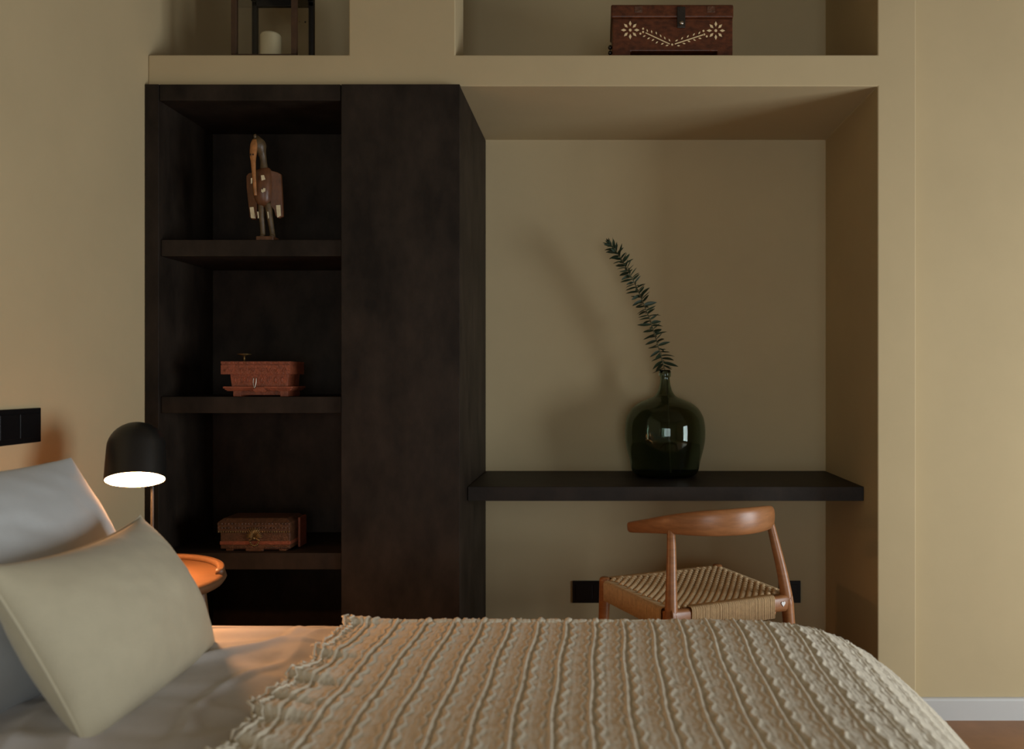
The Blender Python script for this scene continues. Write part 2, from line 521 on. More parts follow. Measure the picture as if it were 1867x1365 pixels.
flat = np.clip((YF1 - .02 - Y) / .05, .0, 1)
w = w * np.clip((-.44 - X) / .06, 0, 1) - .008 * np.clip((X + .5) / .06, 0, 1)
Pg = Pg + normals(Pg) * (w * np.clip(flat, .15, 1))[..., None]
sh = grid_mesh('bed_sheet', Pg, 'sheet_linen')
tag(sh, 'pale wrinkled linen sheet spread over the bed beneath the pillows', 'sheet')

# knitted throw
X0 = -.53
uc = foot_curve(X0)
ut = uc[0][-1]
us = np.arange(0, ut, .0021)
ylist = np.interp(np.linspace(0, 1, 2000), np.linspace(0, 1, len(vc[0])), vc[0])
ynear = vc[0][np.argmin(np.abs(vc[1][:, 0] - .98))]
vv = np.r_[np.arange(0, ynear, .0045), np.arange(ynear, vtot, .03)]
base = drape(us, vv, uc, vc, ZB + .006)
U = us[:, None] * np.ones_like(vv)[None, :]
V = np.ones_like(us)[:, None] * vv[None, :]
Ywob = .004 * np.sin(V * 9 + 1) + .003 * np.sin(V * 23)
per = .0605
q = ((U + Ywob * .6 - .012) % per) - per * .42      # -.025 .. .035 around the cord
row = np.floor((U - .012) / per)
ph = row * 1.7
g = lambda x, s: np.exp(-(x / s) ** 2)
zig = lambda t: 2 * np.abs(2 * (t - np.floor(t + .5))) - 1
h = .0030 * g(q, .0036)                                   # raised cord
h -= .0022 * g(q - .0068, .0028)                           # groove at its right
zr = .0155 + .0050 * zig(V / .050 + ph)
h += .0028 * g(q - zr, .0030)                             # zigzag at its right
zl = -.0120 + .0042 * zig(V / .050 + ph + .35)
h += .0021 * g(q - zl, .0028)
h += .0005 * g(q - .029, .002) + .0004 * g(q + .022, .002)
h += .0007 * vnoise(U * 230, V * 150, 11) + .0005 * vnoise(U * 90, V * 90, 12)
# soft large undulation
h += .004 * vnoise(U * 2.3, V * 4.0, 21) * np.clip(U / .3, 0.2, 1)
# gathered folds at the loose edge near the pillows
Yb = base[..., 1]
edge = np.exp(-(U / .085) ** 2)
for yc, A, slant in ((1.80, .016, .0), (1.60, .014, .2), (1.475, .020, .25), (1.385, .017, .35), (1.315, .020, .1), (1.215, .022, .3), (1.13, .022, .1), (1.05, .02, .2)):
    d = Yb - (yc - slant * U)
    h += .7 * A * edge * np.where(d < 0, np.exp(-(d / .010) ** 2), np.exp(-(d / .045) ** 2))
flat = np.clip((YF1 + .012 - Yb) / .03, .35, 1)
h = np.where(h > .006, .006 + (h - .006) * flat, h)
n = normals(base)
Pg = base + n * h[..., None]
# wavering outline of the loose edge
Pg[..., 0] += (.012 * vnoise(V * 14, V * 0 + 3.3, 31) + .010 * vnoise(V * 40, V * 0 + 1.3, 32)) * np.exp(-(U / .04))
thr = grid_mesh('knit_throw', Pg, 'knit_cream')
tag(thr, 'cream ribbed knitted throw spread over the foot half of the bed', 'blanket')
sol = thr.modifiers.new('thickness', 'SOLIDIFY'); sol.thickness = .006; sol.offset = -1
# looped crochet trim of the loose edge
bm = B()
ej = np.where((vv > .02) & (vv < ynear + .2))[0]
pts = []
Lp = 0
for j in ej[::2]:
    p = Pg[0, j].copy()
    ph_ = vv[j] * 2 * math.pi / .021
    p[0] += -.003 + .004 * math.sin(ph_) * (1 + .4 * math.sin(ph_ * .23))
    p[2] += .003 + .003 * math.cos(ph_ * 1.0)
    pts.append(p)
tube(bm, pts, .0026, 6)
pts = []
for j in ej[::2]:
    p = Pg[5, j].copy()
    ph_ = vv[j] * 2 * math.pi / .017 + 1.5
    p[0] += .004 * math.sin(ph_)
    p[2] += .003 + .0025 * math.cos(ph_)
    pts.append(p)
tube(bm, pts, .0024, 6)
obj('edge_trim', bm, 'knit_cream', thr, True)

# ------------------------------------------------------------------ pillows
def cushion(name, label, center, ex, ey, L, H, T, m, seed=0, pinch=.07, dip=.09, p=.55, dent=.0, cat='pillow', piping=True, wr=.004):
    """ex: unit along the length, ey: unit along the height"""
    ex = np.array(ex, float); ex /= np.linalg.norm(ex)
    ey = np.array(ey, float); ey -= ex * ey.dot(ex); ey /= np.linalg.norm(ey)
    ez = np.cross(ex, ey)
    n = 64
    t = np.sin(np.linspace(-math.pi / 2, math.pi / 2, n))
    S, Tt = np.meshgrid(t, t, indexing='ij')
    px_ = L / 2 * S * (1 - pinch * (1 - Tt ** 2))
    py_ = H / 2 * Tt * (1 - np.where(Tt > 0, dip, -.03) * (1 - S ** 2) ** .8)
    th = T / 2 * ((1 - S ** 2) ** p) * ((1 - Tt ** 2) ** p)
    r2 = np.sqrt(S ** 2 + Tt ** 2)
    wrk = wr * (vnoise(S * 3 + seed, Tt * 3, seed) + .6 * vnoise(S * 7 + Tt * 5, Tt * 3 - S * 4, seed + 4))
    ang = np.arctan2(Tt, S)
    wrk += wr * 1.0 * np.sin(ang * 14 + seed) * np.clip(r2 - .8, 0, 1) * 1.5
    env = ((1 - S ** 2) * (1 - Tt ** 2)) ** .35
    out = []
    for sgn in (1, -1):
        zz = sgn * th + wrk * env * (1 if sgn > 0 else .7) - dent * np.exp(-((S) ** 2 + (Tt - .2) ** 2) / .3)
        out.append(np.array(center) + px_[..., None] * ex + py_[..., None] * ey + zz[..., None] * ez)
    idx = np.arange(n * n).reshape(n, n)
    f1 = np.stack([idx[:-1, :-1], idx[1:, :-1], idx[1:, 1:], idx[:-1, 1:]], -1).reshape(-1, 4)
    f2 = f1[:, ::-1] + n * n
    me = bpy.data.meshes.new(name)
    bm = B()
    V_ = [bm.verts.new(v) for v in out[0].reshape(-1, 3)] + [bm.verts.new(v) for v in out[1].reshape(-1, 3)]
    for f in np.r_[f1, f2]: bm.faces.new([V_[i] for i in f])
    bmesh.ops.remove_doubles(bm, verts=bm.verts[:], dist=.0005)
    o = obj(name, bm, m, None, True)
    tag(o, label, cat)
    if piping:
        mid = (out[0] + out[1]) / 2
        ring = [mid[i, 0] for i in range(n)] + [mid[-1, j] for j in range(1, n)] + [mid[i, -1] for i in range(n - 2, -1, -1)] + [mid[0, j] for j in range(n - 2, 0, -1)]
        ring.append(ring[0])
        bm = B()
        tube(bm, ring, .0028, 6, up=tuple(ez))
        obj('seam', bm, m, o, True)
    return o

cushion('bed_pillow', 'large white pillow leaning at the head of the bed', (-1.072, 1.41, .740), (0.10, 1, 0.0), (-.52, 0, .855),
        .80, .43, .19, 'linen_white', 3, .03, .07, .5, wr=.006, piping=False)
cushion('lumbar_cushion', 'small sage beige cushion propped in front of the white pillow', (-.842, 1.468, .687), (-.05, 1, -.01), (-.50, 0, .866),
        .475, .305, .18, 'sage_cotton', 8, .03, .16, .5, cat='cushion', wr=.003)

# ------------------------------------------------------------------ bedside stool
YS = 2.09
zs = wz(1064, YS) + .012
sx = -1.195; sr = wx(397, YS) - sx
st = thing('bedside_stool', 'round orange wooden stool used as bedside table, partly behind the cushion', 'stool', (sx, YS, 0))
obj('seat', lathe(B(), [(sr * .5, zs - .034), (sr - .03, zs - .034), (sr - .008, zs - .026), (sr, zs - .014), (sr - .003, zs - .004), (sr - .012, zs), (sr * .5, zs - .002)], sx, YS, 48), 'oak_orange', st, True)
# raised rear rim
bm = B()
pts = [(sx + (sr - .014) * math.cos(a), YS + (sr - .014) * math.sin(a), zs + .006, .009, .008) for a in np.linspace(math.radians(12), math.radians(168), 30)]
sweep(bm, pts, 10, (0, 0, 1), 4)
obj('rim', bm, 'oak_orange', st, True)
for a in (-35, 35, 145, 215):
    ca, sa = math.cos(math.radians(a)), math.sin(math.radians(a))
    sweep_pts = catmull([(sx + ca * sr * .74, YS + sa * sr * .74, zs - .03, .015, .015), (sx + ca * sr * .86, YS + sa * sr * .86, zs * .5, .014, .014), (sx + ca * sr * .98, YS + sa * sr * .98, 0, .010, .010)], 4)
    obj('leg', sweep(B(), sweep_pts, 12, (0, 1, 0)), 'oak_orange', st, True)

# ------------------------------------------------------------------ bedside lamp
YLm = 2.09
lx, lz = wx(246.5, YLm), wz(875, YLm)
R_ = 50.5 / F * YLm
tilt = Matrix.Translation((lx, YLm, lz)) @ Matrix.Rotation(math.radians(-21), 4, 'X') @ Matrix.Rotation(math.radians(-9), 4, 'Y')
lamp = thing('bedside_lamp', 'lit black dome bedside lamp on a thin stem, standing on the stool', 'lamp', (wx(274, YLm + .05), YLm + .05, zs))
hgt = 112 / F * YLm
prof = [(R_, 0), (R_ * .985, hgt * .28), (R_ * .965, hgt * .55)]
for i in range(1, 11):
    a = i / 10 * math.pi / 2
    prof.append((max(R_ * .965 * math.cos(a), .002), hgt * .55 + (hgt * .43) * math.sin(a)))
inner = [(max(r - .002, .0015), z - (.002 if z > hgt * .6 else 0)) for r, z in reversed(prof)]
obj('shade', lathe(B(), prof + inner[:-1] + [(R_ - .002, 0), (R_, 0)], n=56, M=tilt, cap=False), 'lamp_black', lamp, True)
obj('shade_lining', lathe(B(), [(R_ - .0025, .001), (R_ * .97 - .003, hgt * .5), (R_ * .7, hgt * .78), (.01, hgt * .9)], n=48, M=tilt, cap=False), 'shade_inside', lamp, True)
obj('bulb_diffuser', lathe(B(), [(.002, .004), (R_ * .6, .0045), (R_ - .0045, .006), (R_ - .0045, .010), (.002, .012)], n=48, M=tilt), 'lamp_glow', lamp, True)
stx, sty = wx(274, YLm + .075), YLm + .085
ztop = lz + hgt * .62
bm = B()
tube(bm, catmull([(stx, sty, zs + .012), (stx, sty, zs + .2), (stx, sty, ztop - .02), (stx - .004, sty - .01, ztop), (stx - .012, sty - .045, ztop + .004)], 6), .0045, 10, up=(1, 0, 0))
obj('stem', bm, 'lamp_black', lamp, True)
obj('base', lathe(B(), [(.07, zs - .001), (.072, zs + .006), (.068, zs + .012), (.006, zs + .014)], stx, sty - .02, 40), 'lamp_black', lamp, True)

# ------------------------------------------------------------------ woven chair
Rv = Vector((.9036, .4284, 0)); Fv = Vector((-.4284, .9036, 0))
CM = Matrix(((Rv.x, Fv.x, 0, .385), (Rv.y, Fv.y, 0, 2.394), (0, 0, 1, 0), (0, 0, 0, 1)))
ch = thing('elbow_chair', 'teak chair with curved back rail and woven cord seat under the desk', 'chair', (.30, 2.57, 0))
zseat = .46
def cobj(name, bm, m, smooth=True, bevel=0, parent=ch):
    for v in bm.verts: v.co = CM @ v.co
    return obj(name, bm, m, parent, smooth, bevel)
for s in (-1, 1):
    # rear leg
    leg = catmull([(s * .218, -.045, 0, .011, .011), (s * .207, -.02, .22, .0150, .0150), (s * .200, -.002, .40, .0185, .0185), (s * .198, .001, .44, .0185, .0185), (s * .190, .014, .52, .0158, .0158), (s * .178, .034, .61, .0135, .0135), (s * .170, .05, .675, .0115, .0115)], 6)
    cobj('leg', sweep(B(), leg, 16, (0, 1, 0)), 'teak')
    # front leg with domed top
    leg = catmull([(s * .220, .405, 0, .011, .011), (s * .216, .397, .25, .0155, .0155), (s * .212, .392, .42, .018, .018), (s * .212, .392, .455, .0175, .0175)], 6)
    leg += [(s * .212, .392, .461, .0155, .0155), (s * .212, .392, .464, .010, .010)]
    cobj('leg', sweep(B(), leg, 16, (0, 1, 0)), 'teak')
    # joint block between rear leg and rear rail
    blk = catmull([(s * .205, 0, .432, .019, .030), (s * .185, 0, .432, .0155, .0255), (s * .160, 0, .432, .0140, .0235), (s * .138, 0, .432, .0140, .0235)], 5)
    blk_o = cobj('joint_block', sweep(B(), blk, 16, (0, 0, 1), 3.2), 'teak')
    if s > 0:
        # white heart on the joint block
        hp = []
        for i in range(28):
            a = 2 * math.pi * i / 28
            hp.append((.00064 * 16 * math.sin(a) ** 3 * .68, .00064 * (13 * math.cos(a) - 5 * math.cos(2 * a) - 2 * math.cos(3 * a) - math.cos(4 * a)) * .85))
        bm = B()
        prism(bm, hp, Matrix.Translation((.172, -.0150, .434)) @ Matrix.Rotation(math.radians(90), 4, 'X'), .0016)
        ho = cobj('heart_mark', bm, 'heart_white', False, parent=blk_o)
        ho['label'] = 'small white heart'
# rails beneath the cord
def bar(p0, p1, z0, z1, t):
    bm = B(); m_ = (z0 + z1) / 2
    sweep(bm, [(p0[0], p0[1], m_, t, (z1 - z0) / 2), (p1[0], p1[1], m_, t, (z1 - z0) / 2)], 16, (0, 0, 1), 6)
    return bm
cobj('seat_rail', bar((-.15, 0), (.15, 0), .402, .452, .010), 'teak', False)
cobj('seat_rail', bar((-.2, .392), (.2, .392), .402, .452, .010), 'teak', False)
for s in (-1, 1):
    cobj('seat_rail', bar((s * .199, .01), (s * .211, .38), .402, .448, .010), 'teak', False)
# cord wrapped over the rails
def wrap(p0, p1, z0, z1, t, r=.0021):
    bm = B()
    p0, p1 = Vector(p0), Vector(p1); L_ = (p1 - p0).length; n_ = int(L_ / (r * 2.05))
    d = (p1 - p0).normalized(); nrm = Vector((-d.y, d.x))
    for i in range(n_):
        c = p0 + d * (L_ * (i + .5) / n_)
        j = random.uniform(-.0006, .0006)
        loop = []
        for (a, z) in ((-t, z0), (-t, z1 - .006), (-t + .005, z1), (t - .005, z1), (t, z1 - .006), (t, z0), (-t, z0)):
            loop.append((c.x + nrm.x * (a + j), c.y + nrm.y * (a + j), z))
        sweep(bm, [q_ + (r, r) for q_ in loop], 6, (d.x, d.y, 0.001), 2)
    return bm
def wrap_stuff(*a):
    o = cobj('cord_wrap', wrap(*a), 'paper_cord', True); o['kind'] = 'stuff'
wrap_stuff((-.142, 0), (.142, 0), .396, .4585, .0150)
wrap_stuff((-.200, .03), (-.211, .372), .396, .4555, .0145)
wrap_stuff((.200, .03), (.211, .372), .396, .4555, .0145)
wrap_stuff((-.19, .392), (.19, .392), .396, .4585, .0145)
# woven panel: thin sagging base plus rows of cord floats
def seat_z(x, y):
    u, v = x / .2, (y - .196) / .196
    return zseat - .002 - .016 * max(0, 1 - u * u) ** 1 * max(0, 1 - v * v * .9)
bm = B()
nx_, ny_ = 24, 24
gv = [[None] * (ny_ + 1) for _ in range(nx_ + 1)]
for i in range(nx_ + 1):
    for j in range(ny_ + 1):
        y = .392 * j / ny_
        x = (-1 + 2 * i / nx_) * (.196 + .012 * y / .392)
        gv[i][j] = bm.verts.new((x, y, seat_z(x, y) - .0060))
for i in range(nx_):
    for j in range(ny_):
        bm.faces.new((gv[i][j], gv[i + 1][j], gv[i + 1][j + 1], gv[i][j + 1]))
sb = cobj('woven_seat', bm, 'paper_cord', True)
md = sb.modifiers.new('thickness', 'SOLIDIFY'); md.thickness = .012; md.offset = -1
bm = B()
cd = Vector((.63, .78)).normalized()      # direction of the float columns, chair local
cp = Vector((cd.y, -cd.x))
RX = Matrix.Rotation(math.radians(-32), 3, 'Z')
for a in range(-24, 25):
    for b in range(-30, 31):
        c = Vector((0, .196)) + cp * (a * .0185) + cd * (b * .0200 + (a % 2) * .0100)
        hw = .192 + .012 * c.y / .392
        if abs(c.x) > hw or not (.006 < c.y < .388): continue
        e = .003
        gx = (seat_z(c.x + e, c.y) - seat_z(c.x - e, c.y)) / (2 * e)
        ball(bm, (c.x, c.y, seat_z(c.x, c.y) + .0008), .0078, .0044, .0058, 8, 3, RX)
fl = cobj('cord_float', bm, 'paper_cord', True); fl['kind'] = 'stuff'
# curved back rail
hl = [(-.212, .222, .6495, .0090, .0150), (-.209, .20, .6535, .0115, .0172), (-.198, .13, .667, .0125, .021), (-.172, .05, .682, .0135, .0275), (-.12, -.012, .690, .0140, .0345), (-.06, -.044, .693, .0140, .0372)]
rail = hl + [(0, -.054, .694, .0140, .038)] + [(-p[0],) + p[1:] for p in reversed(hl)]
rail = catmull(rail, 7)
cobj('back_rail', sweep(B(), rail, 22, (0, 0, 1), 2.5), 'teak')

# ------------------------------------------------------------------ glass demijohn
YV = 3.075
vx = wx(1212.5, YV)
zv = zdt + .0005
kz = F / YV
pp = [(0.001, 873), (44, 873), (54, 870), (58.5, 866), (61.5, 859), (65, 842), (69, 827), (72, 812), (73, 800), (73, 787), (71.5, 774), (68.6, 764), (61, 751), (49, 741), (34, 734), (20, 728), (13.5, 719), (10, 708), (8.8, 698), (8.6, 693)]
base_y = 873
prof = [(r / kz, zv + (base_y - y) / kz) for r, y in pp]
prof = [tuple(p) for p in catmull(prof, 4)]
ztopv = zv + (base_y - 680) / kz
lip = [(10.4 / kz, prof[-1][1] + .0005), (10.8 / kz, prof[-1][1] + .006), (10.8 / kz, ztopv - .006), (9.6 / kz, ztopv - .001), (8.2 / kz, ztopv)]
wall_t = .0035
innr = []
for i, (r, z) in enumerate(prof):
    a_, b_ = prof[max(i - 1, 0)], prof[min(i + 1, len(prof) - 1)]
    tx, tz = b_[0] - a_[0], b_[1] - a_[1]; l_ = math.hypot(tx, tz)
    innr.append((max(r - wall_t * tz / l_, .0008), z + wall_t * tx / l_))
innr = [(r, max(z, zv + .006)) for r, z in innr]
full = prof + lip + [(6.8 / kz, ztopv - .001)] + [p for p in reversed(innr)]
vz = obj('demijohn_vase', lathe(B(), full, vx, YV, 64), 'vase_glass', None, True)
tag(vz, 'round dark green glass demijohn vase with narrow neck on the desk', 'vase')

# ------------------------------------------------------------------ leafy branch
br = thing('leafy_branch', 'long branch with narrow dark green leaves standing in the glass vase', 'branch', (vx, YV, zv + .01))
bp_ = [(1223, 862), (1220, 790), (1216, 700), (1213, 678), (1203, 643), (1190, 600), (1174, 557), (1157, 519), (1139, 486), (1124, 462), (1113, 449)]
yy = np.linspace(YV + .006, YV - .01, 3).tolist() + np.linspace(YV - .004, YV - .045, 8).tolist()
bpts = [(wx(a, YV), y, wz(b, YV)) for (a, b), y in zip(bp_, yy)]
sp = catmull([p + (max(.0030 - .00017 * i, .0011),) * 2 for i, p in enumerate(bpts)], 10)
obj('stem', sweep(B(), sp, 8, (0, 1, 0)), 'stem_brown', br, True)
def leaf_mesh(curl, w, seed):
    bm = B(); n = 7
    L_ = []
    for i in range(n + 1):
        t = i / n
        ww = w * math.sin(math.pi * min(1, t * .94 + .06)) ** .75 * (1 - .35 * t) if i < n else 0.0004
        zc_ = curl * t * t
        L_.append([bm.verts.new((t, -ww, zc_ + ww * .5)), bm.verts.new((t, 0, zc_)), bm.verts.new((t, ww, zc_ + ww * .5))])
    for a, b in zip(L_, L_[1:]):
        bm.faces.new((a[0], b[0], b[1], a[1])); bm.faces.new((a[1], b[1], b[2], a[2]))
    me = bpy.data.meshes.new('leaf'); bm.to_mesh(me); bm.free()
    me.materials.append(MATS['leaf_green'])
    me.polygons.foreach_set('use_smooth', [True] * len(me.polygons))
    return me
lms = [leaf_mesh(c, w_, i) for i, (c, w_) in enumerate(((.10, .17), (-.12, .15), (.22, .14), (-.02, .18)))]
spn = [p for p in sp if p[2] > ztopv + .004]
dist = np.r_[0, np.cumsum([np.linalg.norm(spn[i + 1][:3] - spn[i][:3]) for i in range(len(spn) - 1)])]
SP = np.array(spn)
nl = 130
binv = br.matrix_basis.inverted()
for k in range(nl):
    f = (k + .5) / nl
    s_ = dist[-1] * (1 - (1 - f) ** 1.35)
    p = np.array([np.interp(s_, dist, SP[:, c]) for c in range(3)])
    p2 = np.array([np.interp(min(s_ + .01, dist[-1]), dist, SP[:, c]) for c in range(3)])
    p1 = np.array([np.interp(max(s_ - .01, 0), dist, SP[:, c]) for c in range(3)])
    t_ = Vector(p2 - p1).normalized()
    side = t_.cross(Vector((0, 1, 0))).normalized(); frn = side.cross(t_)
    az = k * 2.399 + random.uniform(-.3, .3)
    rad = (side * math.cos(az) * 1.0 + frn * math.sin(az) * .8).normalized()
    al = math.radians(96 - 46 * max(0, (f - .1)) ** 1.3 - (30 * max(0, f - .9) * 10) + random.uniform(-14, 14))
    if f < .12: al += math.radians(18)
    d = (t_ * math.cos(al) + rad * math.sin(al)).normalized()
    ln = (.052 + random.uniform(-.010, .008)) * (1 - .32 * f) * (.8 if f > .96 else 1)
    zax = (t_ - d * t_.dot(d)).normalized()
    yax = zax.cross(d)
    Mx = Matrix(((d.x, yax.x, zax.x, p[0]), (d.y, yax.y, zax.y, p[1]), (d.z, yax.z, zax.z, p[2]), (0, 0, 0, 1))) @ Matrix.Rotation(random.uniform(-1.3, 1.3), 4, 'X') @ Matrix.Scale(ln, 4)
    # keep the leaf clear of the alcove's back wall
    o = bpy.data.objects.new('leaf', lms[k % 4])
    COL.objects.link(o)
    o.parent = br; o.matrix_parent_inverse = binv
    o.matrix_basis = Mx

# ------------------------------------------------------------------ carved bird
YBd = 2.668
kb = YBd / F
def bp(px, py, dy=0): return (wx(px, YBd), YBd + dy, wz(py, YBd))
z0b = SH[0]
off = z0b - wz(436, YBd)
bird = thing('bird_sculpture', 'carved wooden long-beaked bird figure on the top shelf', 'sculpture', (wx(487, YBd), YBd, z0b))
def bpx(px, py, dy=0):
    x, y, z = bp(px, py, dy); return (x, y, z + off * max(0, min(1, (py - 240) / 196)))
def bsweep(rows, n=14, up=(0, 1, 0), power=2.2):
    return sweep(B(), catmull([bpx(a, b, dy) + (ra * kb, rb * kb) for a, b, dy, ra, rb in rows], 6), n, up, power)
obj('base', box(B(), bpx(471, 0)[0], bpx(503, 0)[0], YBd - .020, YBd + .030, z0b, z0b + 8.5 * kb), 'bird_wood', bird, bevel=.0025)
obj('body', bsweep([(479, 303, .004, 4, 4), (480, 309, .004, 14, 9), (480, 322, .0, 17, 13), (480, 345, -.004, 16.5, 15), (481, 362, -.003, 14, 13), (482, 371, .0, 9, 8), (482, 375, .0, 4, 4)]), 'bird_wood', bird, True)
hd = obj('head', bsweep([(481, 310, .004, 7.5, 7), (480, 295, .003, 6, 6), (478.5, 282, .0, 6.5, 7), (475, 270, -.006, 11.5, 12), (473, 261, -.007, 11.5, 12), (471, 254, -.006, 7, 8), (470, 249, -.005, 3, 3), (470, 247.5, -.005, 1.2, 1.2)]), 'bird_dark', bird, True)
obj('crest', bsweep([(469.5, 256, -.016, 2.4, 2.4), (469, 250, -.018, 2.6, 2.6), (470, 247, -.016, 1.2, 1.2)], 8), 'bird_dark', hd, True)
obj('beak', bsweep([(470, 258, -.022, 4.5, 3), (469.5, 268, -.026, 6.3, 4.5), (469, 280, -.030, 6.0, 4.5), (469.2, 290, -.033, 5.2, 4), (470.5, 303, -.036, 3.9, 3.4), (472.5, 330, -.038, 3.0, 2.8), (474, 352, -.037, 2.6, 2.4), (474.3, 358, -.036, 2.3, 2.0)], 12, power=3), 'bird_beak', bird, True)
for dx in (-2.6, 2.2):
    bm = B(); ball(bm, bpx(468.8 + dx, 286.5, -.0405), .0020, .0016, .0028)
    obj('nostril', bm, 'black_plastic', hd, True)
def wing(poly, dyf, dyb, bend):
    bm = B()
    a = [bm.verts.new(bpx(x, y, dyf + bend * (abs(x - 480) / 33))) for x, y in poly]
    b = [bm.verts.new(bpx(x, y, dyb + bend * (abs(x - 480) / 33))) for x, y in poly]
    bm.faces.new(a); bm.faces.new(b)
    for i in range(len(poly)):
        j = (i + 1) % len(poly); bm.faces.new((a[i], a[j], b[j], b[i]))
    return bm
wl = obj('wing', wing([(466, 312), (453, 314), (448.5, 319), (449, 340), (452, 365), (455.5, 393), (460, 396.5), (467, 396.5), (469.5, 388), (470, 340)], -.010, .002, .012), 'bird_wood', bird, bevel=.002)
wr_ = obj('wing', wing([(493, 309), (505, 312), (511.5, 315), (513, 340), (514.5, 375), (515, 390), (508, 394), (503, 391), (500, 380), (494, 372), (492, 340)], -.010, .002, .012), 'bird_wood', bird, bevel=.002)
def patch(poly, dy, parent):
    bm = B()
    a = [bm.verts.new(bpx(x, y, dy)) for x, y in poly]; b = [bm.verts.new(bpx(x, y, dy + .003)) for x, y in poly]
    bm.faces.new(a); bm.faces.new(b)
    for i in range(len(poly)):
        j = (i + 1) % len(poly); bm.faces.new((a[i], a[j], b[j], b[i]))
    o = obj('painted_patch', bm, 'bird_paint', parent); o['label'] = 'cream painted patch'
patch([(457, 375.5), (463.5, 375), (467, 395), (459.5, 394.5)], -.0075, wl)
patch([(504, 371.5), (511.5, 371), (512.5, 390), (506.5, 393)], -.004, wr_)
patch([(483, 322), (488, 321.5), (490.5, 329), (484, 331)], -.0315, bird)
patch([(484, 346), (486, 348), (488, 344.5), (491, 345), (490.5, 350), (486, 352.5), (484, 351)], -.0335, bird)
patch([(462.5, 326), (464.5, 325), (464.5, 334), (462.5, 335.5)], -.022, bird)
for (xt, xb, pxs) in ((477, 479.5, 473.5), (489, 497, 491.5)):
    lg = obj('leg', bsweep([(xt, 368, 0, 6.2, 7), (xt + (xb - xt) * .35, 388, -.002, 5.4, 6), (xt + (xb - xt) * .75, 410, 0, 4.6, 5), (xb, 424, 0, 4.6, 5), (xb, 429, -.003, 5.5, 7)], 12), 'bird_dark', bird, True)
    patch([(pxs - 1.2, 384), (pxs + .6, 384), (pxs + 1.6, 394), (pxs + .4, 396)], -.0155 if xt < 480 else -.0135, lg)

# ------------------------------------------------------------------ boxes on the shelves
def loc(px, Y): return wx(px, Y)
Yb1 = 2.655; z1 = SH[1]; k1 = Yb1 / F
b1 = thing('trinket_box', 'small reddish wooden box with overhanging lid and a small top handle on the middle shelf', 'box', (wx(470, Yb1), Yb1 + .06, z1))
def Z1(py): return z1 + (721.5 - py) * k1
D1 = .115
obj('foot_base', cells(B(), [(wx(424, Yb1), wx(438, Yb1), Yb1 + .004, Yb1 + D1 - .004, Z1(721.5), Z1(711)), (wx(510, Yb1), wx(524, Yb1), Yb1 + .004, Yb1 + D1 - .004, Z1(721.5), Z1(711)),
     (wx(424, Yb1), wx(524, Yb1), Yb1 + .012, Yb1 + D1 - .012, Z1(719), Z1(711))]), 'red_wood', b1, bevel=.001)
pm = [(408, 703), (407.5, 707), (412, 711), (418, 711.5)]
bm = B()
for (ins, ya, yb) in ((0, 703, 707), (.004, 707, 709.5), (.008, 709.5, 711.5)):
    box(bm, wx(407.5, Yb1) + ins, wx(534, Yb1) - ins, Yb1 - .006 + ins, Yb1 + D1 - ins, Z1(yb), Z1(ya))
obj('base_moulding', bm, 'red_wood', b1, bevel=.0015)
bm = B()
a0 = [(418, 680), (525, 680), (523, 703.5), (421, 703.5)]
prv = [bm.verts.new((wx(x, Yb1), Yb1 + .006, Z1(y))) for x, y in a0]; prb = [bm.verts.new((wx(x, Yb1), Yb1 + D1 - .008, Z1(y))) for x, y in a0]
bm.faces.new(prv); bm.faces.new(prb)
for i in range(4): bm.faces.new((prv[i], prv[(i + 1) % 4], prb[(i + 1) % 4], prb[i]))
bd = obj('body', bm, 'red_wood', b1, bevel=.001)
# raised carving on the body front
for i, px in enumerate((430, 442, 452, 478, 490, 503, 515)):
    bm = B(); sweep(bm, [tuple(v) + (.0016, .0016) for v in [(wx(px, Yb1) + .005 * math.cos(a), Yb1 + .0055, Z1(691.5) + .009 * math.sin(a)) for a in np.linspace(.4, 4.8 + (i % 2), 10)]], 6, (0, 1, 0))
    obj('carving', bm, 'red_wood', bd, True)
ld = obj('lid', cells(B(), [(wx(405, Yb1), wx(531, Yb1), Yb1 - .010, Yb1 + D1 + .002, Z1(681), Z1(664)),
      (wx(405.5, Yb1), wx(530.5, Yb1), Yb1 - .007, Yb1 + D1, Z1(664), Z1(662.5)), (wx(405, Yb1), wx(531, Yb1), Yb1 - .010, Yb1 + D1 + .002, Z1(662.5), Z1(657.5))]), 'red_wood', b1, bevel=.0012)
for i, px in enumerate(np.linspace(409, 527, 12)):
    bm = B(); box(bm, wx(px - 3.4, Yb1), wx(px + (2.2 if i % 3 else 3.6), Yb1), Yb1 - .0125, Yb1 - .009, Z1(662), Z1(658.2))
    obj('dentil', bm, 'red_wood', ld, bevel=.0008)
for i, px in enumerate((416, 430, 446, 462, 478, 494, 508, 521)):
    bm = B(); sweep(bm, [tuple(v) + (.0015, .0015) for v in [(wx(px + t * 5, Yb1), Yb1 - .0105, Z1(672.5) + .006 * math.sin(t * 3 + i)) for t in np.linspace(-1, 1, 9)]], 6, (0, 1, 0))
    obj('carving', bm, 'red_wood', ld, True)
for px, yo in ((437, .035),):
    bm = B()
    tube(bm, [(wx(px, Yb1), Yb1 + yo, Z1(658)), (wx(px, Yb1), Yb1 + yo, Z1(646))], .0028, 10, up=(0, 1, 0))
    lathe(bm, [(.004, Z1(647)), (.021, Z1(644.5)), (.022, Z1(643.5)), (.004, Z1(643))], wx(px, Yb1), Yb1 + yo, 24)
    obj('lid_handle', bm, 'brass_old', ld, True)
bm = B()
hx = wx(466.5, Yb1)
